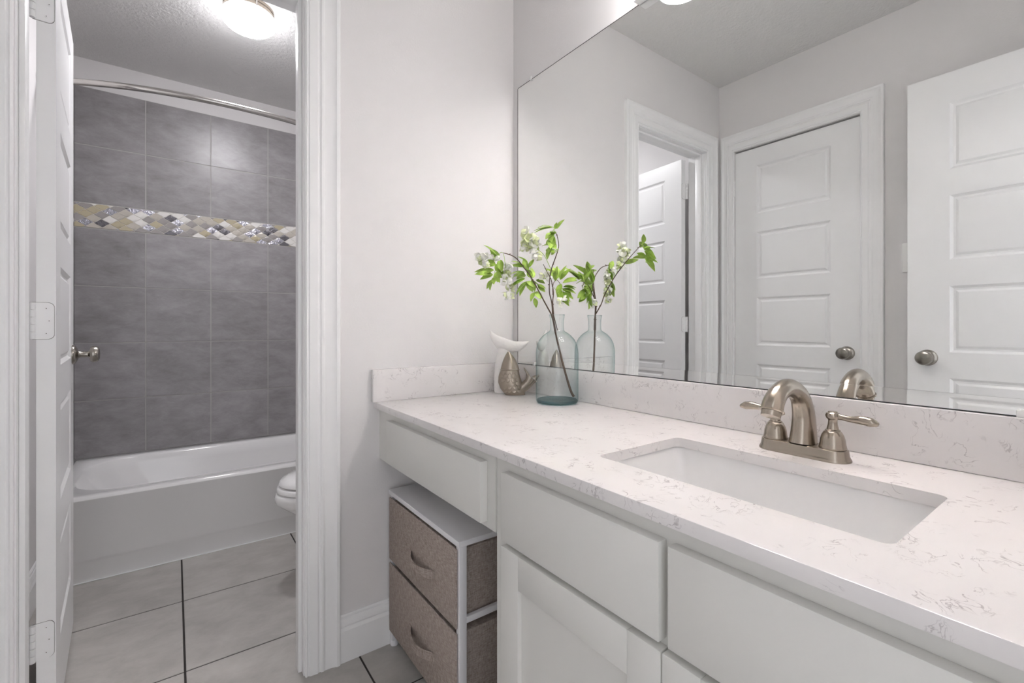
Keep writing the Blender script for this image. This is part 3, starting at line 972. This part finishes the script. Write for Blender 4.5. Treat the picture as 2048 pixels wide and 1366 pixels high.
for s in (1, -1):
    hb = MB().lathe([(.0215, .0215), (.0222, .0235), (.0215, .026), (.0205, .031), (.0198, .038), (.0175, .046), (.0140, .0525), (.0122, .0535), (.0122, .0555), (.0098, .057), (.0078, .066), (.0072, .073), (.0085, .0755), (.0105, .0775), (.0118, .082), (.0105, .0865), (.0075, .0885), (.0072, .0900), (.004, .0905)], (0, s * .0505, 0), 'Z', 32)
    h = hb.build('handle', M['nickel'], fc, angle=40)
    lp = smooth_path([(0, s * .0555, .0815), (0, s * .066, .0805), (-.001, s * .080, .0795), (-.002, s * .096, .0805), (-.003, s * .110, .0790), (-.003, s * .1205, .0765)], 4)
    fr = lerp_list([.0062, .0055, .0062, .0084, .0088, .0036], len(lp))
    ft = lerp_list([.0062, .0052, .0058, .0082, .0082, .0030], len(lp))
    MB().tube(lp, 0, 16, flat=list(zip(fr, ft))).build('lever', M['nickel'], h, angle=60)

# ---- mirror
MY0, MY1, MZ0, MZ1 = NY + .02, 1.4564, .9100, 1.9909
mr = thing('wall_mirror', 'large frameless mirror above the counter', 'mirror', (WX, .66, MZ0))
c = (WX, .66, MZ0)
mb = MB()
L3(mb, WX - .0055, WX - .0005, MY0, MY1, MZ0 + .028, MZ1, c)
mb.build('glass', M['mirror'], mr)
mb = MB()
zs = MZ0 + .0278
t0, t1 = WX - .0055, WX - .0062
mb.add([(t1 - c[0], MY0 - c[1], 0.0008), (t1 - c[0], MY1 - c[1], 0.0008), (t0 - c[0], MY1 - c[1], zs - c[2]), (t0 - c[0], MY0 - c[1], zs - c[2]),
        (-.0005, MY0 - c[1], 0.0008), (-.0005, MY1 - c[1], 0.0008), (-.0005, MY1 - c[1], zs - c[2]), (-.0005, MY0 - c[1], zs - c[2])],
       [(0, 1, 2, 3), (4, 7, 6, 5), (0, 4, 5, 1), (2, 6, 7, 3), (0, 3, 7, 4), (1, 5, 6, 2)])
part(mb.build('lower_strip', M['strip'], mr), 'slightly tilted strip along the bottom of the mirror')
mb = MB()
L3(mb, WX - .0062, WX - .0005, MY1 + .0002, MY1 + .0016, MZ0 + .0008, MZ1, c)
L3(mb, WX - .0062, WX - .0005, MY0, MY1, MZ1 + .0002, MZ1 + .0014, c)
L3(mb, WX - .0066, WX - .0005, MY0, MY1, MZ0 - .0010, MZ0 + .0005, c)
part(mb.build('edge', M['black'], mr), 'thin dark edge')
for y, z in ((1.3719, MZ1 + .004), (1.3509, MZ0 + .0045), (.1150, MZ0 + .0045), (.35, MZ1 + .004)):
    mb = MB()
    L3(mb, WX - .012, WX - .0066, y - .006, y + .006, z - .006, z + .006, c, bev=.0015)
    part(mb.build('clip', M['clip'], mr), 'small clear plastic clip')

# ---- vanity light over the mirror
VZ = 2.0445
VY0, VY1 = .232, .868
vl = thing('vanity_light', 'three-shade vanity light on the wall above the mirror', 'wall lamp', (WX, (VY0 + VY1) / 2, VZ))
c = (WX, (VY0 + VY1) / 2, VZ)
mb = MB(); L3(mb, WX - .034, WX - .0068, VY0, VY1, VZ - .057, VZ + .057, c, bev=.003)
mb.build('backplate', M['trim'], vl)
for k in range(3):
    y = (k - 1) * .250
    MB().tube(smooth_path([(-.029, y, .02), (-.055, y, .075), (-.090, y, .124), (-.108, y, .120)], 6), .007, 12).build('arm', M['nickel'], vl)
    MB().lathe([(.012, .112), (.022, .106), (.026, .096), (.026, .084)], (-.108, y, .012), 'Z', 28).build('cup', M['nickel'], vl)
    sh = MB().lathe([(.024, .088), (.034, .080), (.044, .062), (.051, .035), (.056, .005), (.062, -.018), (.0595, -.018), (.053, .005), (.048, .035), (.041, .060), (.030, .076)], (-.108, y, .012), 'Z', 28, cap0=False, cap1=False)
    sh.build('lamp_shade', M['shade'], vl)
    MB().lathe([(.011, .082), (.013, .055), (.021, .035), (.027, .018), (.025, .002), (.014, -.008), (.002, -.010)], (-.108, y, .012), 'Z', 20).build('bulb', M['bulb'], vl)

# ================================================================== FABRIC DRAWER TOWER
TWX, TWY0, TWY1 = .579, 1.016, 1.478
TWD = .30
c = (TWX + TWD / 2, (TWY0 + TWY1) / 2, 0)
tw = thing('drawer_tower', 'small white steel tower with two grey-brown fabric drawers under the counter', 'storage tower', c)
mb = MB(); L3(mb, TWX - .004, TWX + TWD + .002, TWY0 - .004, TWY1 + .003, .4985, .5135, c, bev=.0015)
mb.build('top', M['frame_white'], tw)
for xx in (TWX, TWX + TWD - .022):
    for yy in (TWY0, TWY1 - .018):
        mb = MB(); L3(mb, xx, xx + .022, yy, yy + .018, .018, .4983, c, bev=.002)
        lg = mb.build('leg', M['frame_white'], tw)
        part(MB().lathe([(.0115, 0.0), (.013, .002), (.013, .014), (.0115, .0185)], (xx + .011 - c[0], yy + .009 - c[1], 0), 'Z', 20).build('foot', M['frame_white'], lg), 'round white plastic foot')
for zz in (.298, .060):
    for yy in (TWY0 + .002, TWY1 - .014):
        mb = MB(); L3(mb, TWX + .0225, TWX + TWD - .0225, yy, yy + .012, zz, zz + .016, c, bev=.001)
        mb.build('rail', M['frame_white'], tw)
for z0, z1 in ((.289, .4915), (.0525, .2765)):
    mb = MB(); L3(mb, TWX - .006, TWX - .0008, TWY0 + .007, TWY1 - .006, z0, z1, c, bev=.0024)
    L3(mb, TWX + .0012, TWX + TWD - .026, TWY0 + .0195, TWY1 - .0195, z0 + .012 if z0 > .2 else .078, z1 - .010, c, bev=.003)
    dr = mb.build('drawer', M['fabric'], tw)
    # fabric pull: strap sewn at both ends, sagging outwards in the middle
    ym, zm = (TWY0 + TWY1) / 2 - c[1] - .022, (z0 + z1) / 2 - .018
    st = []
    for k in range(25):
        t = k / 24
        y = ym + .082 - .164 * t
        bulge = math.sin(PI * min(max((t - .08) / .84, 0), 1)) ** 0.8
        st.append((TWX - .0065 - c[0] - .022 * bulge, y, zm - .004 * bulge))
    rings = []
    for x, y, z in st:
        rings.append([(x - .0012, y, z + .0125), (x + .0012, y, z + .0125), (x + .0012, y, z - .0125), (x - .0012, y, z - .0125)])
    MB().loft(rings).build('pull_strap', M['fabric'], dr, angle=40)

# ================================================================== THINGS ON THE COUNTER
ER = Vector((.8074, -.5901, 0))      # sideways
EF = Vector((.5901, .8074, 0))       # away from the viewer
UP = Vector((0, 0, 1))

# bottle vase
BX, BYY = 1.0065, 1.1285
vz = thing('glass_bottle_vase', 'pale teal glass bottle vase holding the flowering twigs', 'vase', (BX, BYY, ZC + .0004))
prof = [(.060, 0.0), (.0655, .002), (.0685, .007), (.0690, .02), (.0690, .160), (.0680, .173), (.0640, .190), (.0560, .206), (.0440, .219), (.0320, .2275), (.0245, .232), (.0222, .237), (.0215, .250), (.0222, .268), (.0245, .2815), (.0256, .284), (.0252, .2860), (.0232, .2862), (.0225, .283)]
MB().lathe(prof, n=56, cap0=False, cap1=False).build('body', M['glass'], vz, angle=60)
part(MB().lathe([(.058, .0005), (.0645, .0022), (.0665, .007), (.0640, .011), (.045, .0095), (.02, .0125), (.004, .014)], n=56).build('base', M['glass_base'], vz, angle=60), 'thick darker teal glass base')

# flowering twigs
twA = [(-19,0,3),(-40,0,41),(-65,-10,90),(-87,-15,129),(-106,-10,153),(-129,5,180),(-149,20,191),(-174,30,197)]
twB = [(-14,0,3),(-19,20,40),(-27,30,71),(-28,50,109),(-24,70,141),(-16,90,166),(-9,110,189),(-7,125,206),(-14,145,229),(-22,155,241)]
twC = [(-11,0,3),(-14,0,41),(-11,-5,74),(-18,-10,115),(-31,-10,140),(-44,-10,167)]
twC2 = [(-13,-5,65),(-11,-20,100),(2,-35,118),(19,-40,98)]
lvA = [((-186,30,178),(-218,30,211)),((-183,30,175),(-177,45,136)),((-199,30,162),(-239,20,171)),((-199,30,162),(-181,20,131)),((-205,30,143),(-252,30,132)),((-199,30,135),(-179,50,115)),((-207,30,127),(-249,30,113)),((-202,30,122),(-191,45,102)),((-207,30,111),(-228,30,82)),((-94,-30,172),(-128,-20,194)),((-104,-30,160),(-152,-30,165)),((-105,-40,145),(-150,-20,137)),((-103,-40,138),(-144,-70,135)),((-105,-40,123),(-146,-30,105)),((-98,-40,110),(-122,-30,64)),((-95,-40,113),(-78,-30,77)),((-83,-40,118),(-54,-20,93)),((-78,-40,126),(-96,-60,156)),((-66,-40,118),(-35,-50,107)),((-61,-30,97),(-36,-30,77)),((-71,-30,77),(-44,-30,56)),((-73,-30,75),(-84,-20,48)),((-73,-30,57),(-66,-30,24)),((-88,-30,159),(-73,-40,188)),((-91,-30,150),(-111,-80,187))]
lvB = [((-16,160,246),(5,165,273)),((-21,160,246),(-17,170,263)),((-27,160,251),(-83,150,244)),((-30,165,231),(-35,200,201)),((-32,165,221),(-24,205,192)),((-33,170,209),(-39,210,181)),((-34,170,198),(-23,210,180)),((-34,170,191),(-45,200,169)),((-33,170,183),(-28,190,169)),((-22,100,180),(-10,130,187)),((-27,165,228),(-32,200,231)),((-31,170,198),(-44,140,218))]
lvC = [((-5,-10,113),(-1,-10,156)),((15,-30,117),(45,-10,153)),((22,-30,107),(68,-10,122)),((17,-30,104),(2,-20,63)),((25,-30,95),(66,-20,91)),((22,-30,87),(63,-10,71)),((17,-30,84),(10,-20,50)),((22,-30,77),(42,-20,40)),((29,-30,74),(59,-40,53)),((39,-30,92),(59,-50,57)),((9,-40,123),(-29,-80,156)),((5,-50,127),(-5,-85,167)),((9,-50,126),(23,-90,158))]
ra = [[(-174,30,197),(-185,30,197),(-193,30,167),(-202,30,135),(-209,30,108)],[(-174,30,194),(-170,30,175),(-162,30,111),(-158,30,60)],[(-87,-15,129),(-94,-30,137),(-78,-35,109),(-71,-30,67)]]
rb = [[(-22,155,241),(-26,160,243),(-31,170,212),(-34,170,183)],[(-26,70,141),(-46,80,180),(-65,90,197),(-96,90,230)],[(-23,158,244),(-27,160,251),(-51,155,258),(-71,152,251)]]
rc = [[(19,-40,98),(25,-30,75)],[(2,-35,118),(5,-45,124)],[(-8,-20,91),(9,-10,63),(12,-5,39)]]
blA = [((-250,28,188),11),((-252,28,189),11),((-229,36,164),11),((-251,25,174),11),((-253,24,188),11),((-229,37,163),11),((-234,26,185),11),((-237,38,166),11),((-231,32,188),11),((-204,25,182),9),((-207,36,187),9),((-200,27,181),9),((-198,36,179),9),((-154,28,159),9),((-162,23,161),9),((-171,20,156),9),((-176,25,147),9),((-163,27,148),9),((-150,28,152),9),((-171,26,135),9),((-167,26,134),9),((-162,22,132),9),((-172,35,128),9),((-159,27,129),9),((-171,21,127),9),((-155,38,108),9),((-156,21,109),9),((-165,35,108),9),((-162,32,97),9),((-153,25,106),9),((-162,28,108),9),((-150,22,95),9),((-169,35,96),9),((-163,23,95),9),((-149,25,82),9),((-168,25,87),9),((-156,23,86),9),((-157,37,72),9),((-165,34,69),9),((-160,30,63),9),((-162,23,60),9),((-158,35,61),9),((-151,23,59),9)]
blB = [((-106,82,251),12),((-107,80,228),12),((-112,92,224),12),((-77,102,241),12),((-90,97,228),12),((-97,82,256),12),((-82,102,223),12),((-101,99,232),12),((-91,91,228),12),((-91,83,234),12),((-81,78,225),12),((-78,95,222),12),((-114,83,209),11),((-91,82,214),11),((-110,91,212),11),((-97,85,208),11),((-115,81,209),11),((-93,96,221),11),((-74,91,200),10),((-71,93,216),10),((-85,95,199),10),((-82,81,210),10),((-92,90,207),10),((-72,83,208),10),((-67,85,179),9),((-74,91,176),9),((-73,83,185),9),((-58,81,191),9),((-65,78,175),9),((-72,91,181),9)]
blC = [((12,2,46),9),((19,2,55),9),((4,1,49),9),((10,-11,37),9),((22,-12,53),9),((12,-4,48),9),((-27,-29,132),10),((-43,-20,135),10),((-32,-28,137),10),((-44,-23,128),10),((-30,-18,124),10)]

BO = Vector((BX, BYY, ZC + .2850))
def pt(p): return BO + ER * (p[0] * .001) - EF * (p[1] * .001) + UP * (p[2] * .001)
def leaf(mb, a, b, rnd, wf=0.40):
    a, b = pt(a), pt(b)
    d = b - a
    L_ = d.length
    t = d.normalized()
    up = Vector((rnd.uniform(-.8, .8), rnd.uniform(-.8, .8), 1)) * .6 - EF * rnd.uniform(.1, .8) - ER * rnd.uniform(0, .5)
    s = t.cross(up).normalized()
    nn = s.cross(t).normalized()
    wd = max(min(L_ * wf * 1.35, .021), .008)
    rows = 9
    grid = []
    for i in range(rows):
        u = i / (rows - 1)
        w_ = wd * (math.sin(PI * u ** .8) ** .85) if 0 < u < 1 else 0.0004
        base = a + d * u + nn * (L_ * .16 * (u - u * u * 1.25))
        grid.append([base - s * w_ * .5 + nn * w_ * .12, base, base + s * w_ * .5 + nn * w_ * .12])
    vs_ = [p + nn * h for h in (0, .0006) for r_ in grid for p in r_]
    fs = []
    off = rows * 3
    for i in range(rows - 1):
        for q in range(2):
            f = (i * 3 + q, i * 3 + q + 1, (i + 1) * 3 + q + 1, (i + 1) * 3 + q)
            fs.append(f); fs.append(tuple(off + k for k in reversed(f)))
    for i in range(rows - 1):
        for q in (0, 2): fs.append((i * 3 + q, (i + 1) * 3 + q, off + (i + 1) * 3 + q, off + i * 3 + q))
    mb.add(vs_, fs)
def blossom(mb, cpos, r, rnd, mi):
    """cluster of four cupped petals"""
    ctr = pt(cpos)
    ax = Vector((rnd.uniform(-1, 1), rnd.uniform(-1, 1), rnd.uniform(-1.0, .4))).normalized()
    s = ax.orthogonal().normalized(); w_ = ax.cross(s)
    for k in range(4):
        a0 = 2 * PI * k / 4 + rnd.uniform(-.3, .3)
        dr_ = s * math.cos(a0) + w_ * math.sin(a0)
        side = ax.cross(dr_)
        pts = []
        rows = 4
        for i in range(rows + 1):
            u = i / rows
            wd = r * .62 * math.sin(PI * (0.12 + .80 * u)) 
            base = ctr + dr_ * (r * u) + ax * (r * (.9 * u * u - .1))
            pts += [base - side * wd + ax * (.1 * r), base, base + side * wd + ax * (.1 * r)]
        th = [p + ax * .0004 for p in pts]
        fs = []
        off = len(pts)
        for i in range(rows):
            for q in range(2):
                f = (i * 3 + q, i * 3 + q + 1, (i + 1) * 3 + q + 1, (i + 1) * 3 + q)
                fs.append(f); fs.append(tuple(off + z for z in reversed(f)))
        mb.add(pts + th, fs, mi)
def branch(label, twigs, rach, leaves, blooms, seed, r0):
    rnd = random.Random(seed)
    root = thing('flowering_twig', label, 'artificial flower', BO, group='flowering twigs in the bottle vase')
    mb = MB()
    for pth, ra_, rb_ in twigs:
        p = smooth_path([pt(q) - BO for q in pth], 5)
        rad = [ra_ + (rb_ - ra_) * i / (len(p) - 1) + rnd.uniform(0, .0003) for i in range(len(p))]
        mb.tube(p, rad, 8)
        for i in range(4, len(p) - 3, 9):        # buds along the bark
            dv_ = Vector((rnd.uniform(-1, 1), rnd.uniform(-1, 1), rnd.uniform(0, 1))).normalized()
            mb.tube([p[i], p[i] + dv_ * .0035, p[i] + dv_ * .005], [.0018, .0015, .0004], 6)
    mb.build('twig', M['bark'], root, angle=60)
    mb = MB()
    for pth in rach:
        p = smooth_path([pt(q) for q in pth], 5)
        mb.tube(p, .0008, 6)
    for a, b in leaves:
        leaf(mb, a, b, rnd)
        if rnd.random() < .85:
            j_ = lambda p, s_: (p[0] + rnd.uniform(-s_, s_), p[1] + rnd.uniform(-s_, s_) * 1.2, p[2] + rnd.uniform(-s_, s_))
            leaf(mb, j_(a, 3), j_(b, 17), rnd)
    mb.v = [tuple(Vector(q) - BO) for q in mb.v]
    mb.build('foliage', M['leaf'], root, angle=50)
    mb = MB()
    for (cp, r) in blooms:
        blossom(mb, cp, r * .00125, rnd, 1 if rnd.random() < .38 else 0)
    mb.v = [tuple(Vector(q) - BO) for q in mb.v]
    part(mb.build('blossom', [M['petal'], M['petal2']], root, angle=50), 'hanging white and pale green blossoms')
    return root
inside = [(-19, 0, 3), (-12, 0, -22), (0, 0, -80), (22, 0, -170), (44, 0, -245), (55, 0, -266)]
tA = branch('flowering twig leaning left with leaves and a long white raceme over the side splash', [(inside[::-1], .0042, .0020), (twA, .0021, .0011)], ra, lvA, blA, 1, .002)
tB = branch('tallest flowering twig, upright with a white blossom cluster at its left', [([(-14, 0, 3), (-10, 2, -20), (-4, 3, -52)], .0016, .0012), (twB, .0018, .0008)], rb, lvB, blB, 2, .002)
tC = branch('short flowering twig with leaves spreading right toward the mirror', [([(-12, 0, 3), (-6, -2, -20), (2, -2, -50)], .0016, .0012), (twC, .0017, .0008), (twC2, .0010, .0007)], rc, lvC, blC, 3, .002)
for o in (tA, tB, tC): del o['group']

# pewter fish figurine, standing nose up, tail curled to the right
FC = Vector((.990, 1.350, ZC + .0003))
fi = thing('fish_figurine', 'pewter fish figurine standing nose up beside the glass bottle', 'figurine', FC)
def fp(a, b, h): return ER * a + EF * b + UP * h
# body: stacked ovals (centre offset, half width, half thickness, height)
body = [(.009, .036, .0185, 0.0), (.0075, .0375, .0205, .004), (.004, .0405, .0235, .012), (-.0025, .0430, .0260, .024), (-.0095, .0435, .0275, .045), (-.0125, .0395, .0270, .065), (-.012, .036, .0252, .080), (-.010, .0325, .0238, .0925)]
head = [(-.010, .0335, .0245, .0930), (-.0103, .0325, .024, .098), (-.0107, .0285, .0215, .112), (-.0117, .0225, .017, .127), (-.0133, .0150, .0112, .140), (-.015, .0070, .0055, .151), (-.016, .001, .001, .157)]
def ov(c0, hw, ht, z, n=32): return [fp(c0 + hw * math.cos(2 * PI * k / n), ht * math.sin(2 * PI * k / n), z) for k in range(n)]
mb = MB(); mb.loft([ov(*r_) for r_ in body])
# scales: overlapping raised discs on the front
for row in range(6):
    for q in range(4):
        z = .016 + row * .013
        a = R(-140 + q * 26 + (13 if row % 2 else 0))
        i = max(k for k in range(len(body)) if body[k][3] <= z)
        c0, hw, ht = body[i][0], body[i][1], body[i][2]
        p = fp(c0 + hw * math.cos(a) * .985, ht * math.sin(a) * .985, z)
        nr = (ER * math.cos(a) / hw + EF * math.sin(a) / ht).normalized()
        s_ = nr.cross(UP).normalized()
        rr_ = .0078
        ringp = [p + s_ * rr_ * math.cos(2 * PI * k / 12) + UP * rr_ * math.sin(2 * PI * k / 12) - nr * .0006 for k in range(12)]
        top = [p + s_ * rr_ * .8 * math.cos(2 * PI * k / 12) + UP * rr_ * .8 * math.sin(2 * PI * k / 12) + nr * (.0022 if k > 5 else .0002) for k in range(12)]
        mb.loft([ringp, top], cap0=False)
fo = mb.build('body', M['pewter'], fi, angle=45)
mb = MB(); mb.loft([ov(*r_) for r_ in head])
mb.loft([ov(-.0104, .0345, .0252, .0885), ov(-.0102, .0355, .0262, .0905), ov(-.010, .0345, .0252, .0925)])
mb.build('head', M['pewter'], fi, angle=45)
# tail: sweeps right from the belly and forks upward
def tl_ring(a, h, hw, ht, ang, n=20):
    ca, sa = math.cos(ang), math.sin(ang)
    return [fp(a + hw * math.cos(2 * PI * k / n) * ca, ht * math.sin(2 * PI * k / n), h + hw * math.cos(2 * PI * k / n) * sa) for k in range(n)]
mb = MB()
mb.loft([tl_ring(.020, .020, .019, .019, R(100)), tl_ring(.034, .025, .020, .0175, R(108)), tl_ring(.047, .033, .019, .0145, R(118)), tl_ring(.057, .043, .0175, .0105, R(128)), tl_ring(.063, .053, .019, .0075, R(138)), tl_ring(.068, .062, .0245, .0055, R(142))])
mb.loft([tl_ring(.0565, .0700, .0115, .0055, R(140)), tl_ring(.050, .083, .0075, .0045, R(150)), tl_ring(.041, .0985, .0022, .003, R(160))])
mb.loft([tl_ring(.0775, .058, .0115, .0055, R(142)), tl_ring(.087, .066, .0070, .0042, R(135)), tl_ring(.096, .071, .0022, .003, R(130))])
for q in range(5):      # fin rays
    s0 = -.012 + q * .006
    mb.tube([fp(.057 + s0 * -.75, -.0098, .043 + s0 * .6), fp(.0675 + s0 * -1.25, -.0058, .063 + s0 * 1.0)], [.0010, .0014], 6)
mb.build('tail', M['pewter'], fi, angle=50)

# white whale-tail figurine behind it
WC = Vector((.9960, 1.4185, ZC + .0003))
wt = MB()
stem = [(0.0, .0320, .026, 0.0), (0.0, .0345, .027, .006), (0.0, .0345, .027, .05), (.0005, .0320, .025, .095), (.001, .0280, .021, .125), (.002, .0225, .0140, .148), (.001, .0200, .0100, .164), (-.002, .012, .006, .178)]
wt.loft([ov(*r_) for r_ in stem])
# the two flukes: one crescent, sections given by upper and lower edge points
sec = [((-.048, .233), (-.050, .229), .002), ((-.040, .226), (-.051, .212), .006), ((-.0277, .217), (-.0425, .191), .010), ((-.003, .207), (-.024, .165), .013), ((.022, .197), (.008, .153), .014),
       ((.046, .192), (.034, .150), .0125), ((.071, .191), (.061, .154), .010), ((.088, .1925), (.084, .1735), .006), ((.097, .193), (.098, .190), .002)]
rings = []
for (ta, th_), (ba, bh), tk in sec:
    rings.append([fp((ta + ba) / 2 + (ta - ba) / 2 * math.cos(2 * PI * k / 20), tk * math.sin(2 * PI * k / 20), (th_ + bh) / 2 + (th_ - bh) / 2 * math.cos(2 * PI * k / 20)) for k in range(20)])
wt.loft(rings)
wo = wt.build('whale_tail_figurine', M['ceramic'], angle=60)
wo.location = WC
tag(wo, 'white whale-tail figurine in the corner behind the pewter fish', 'figurine')
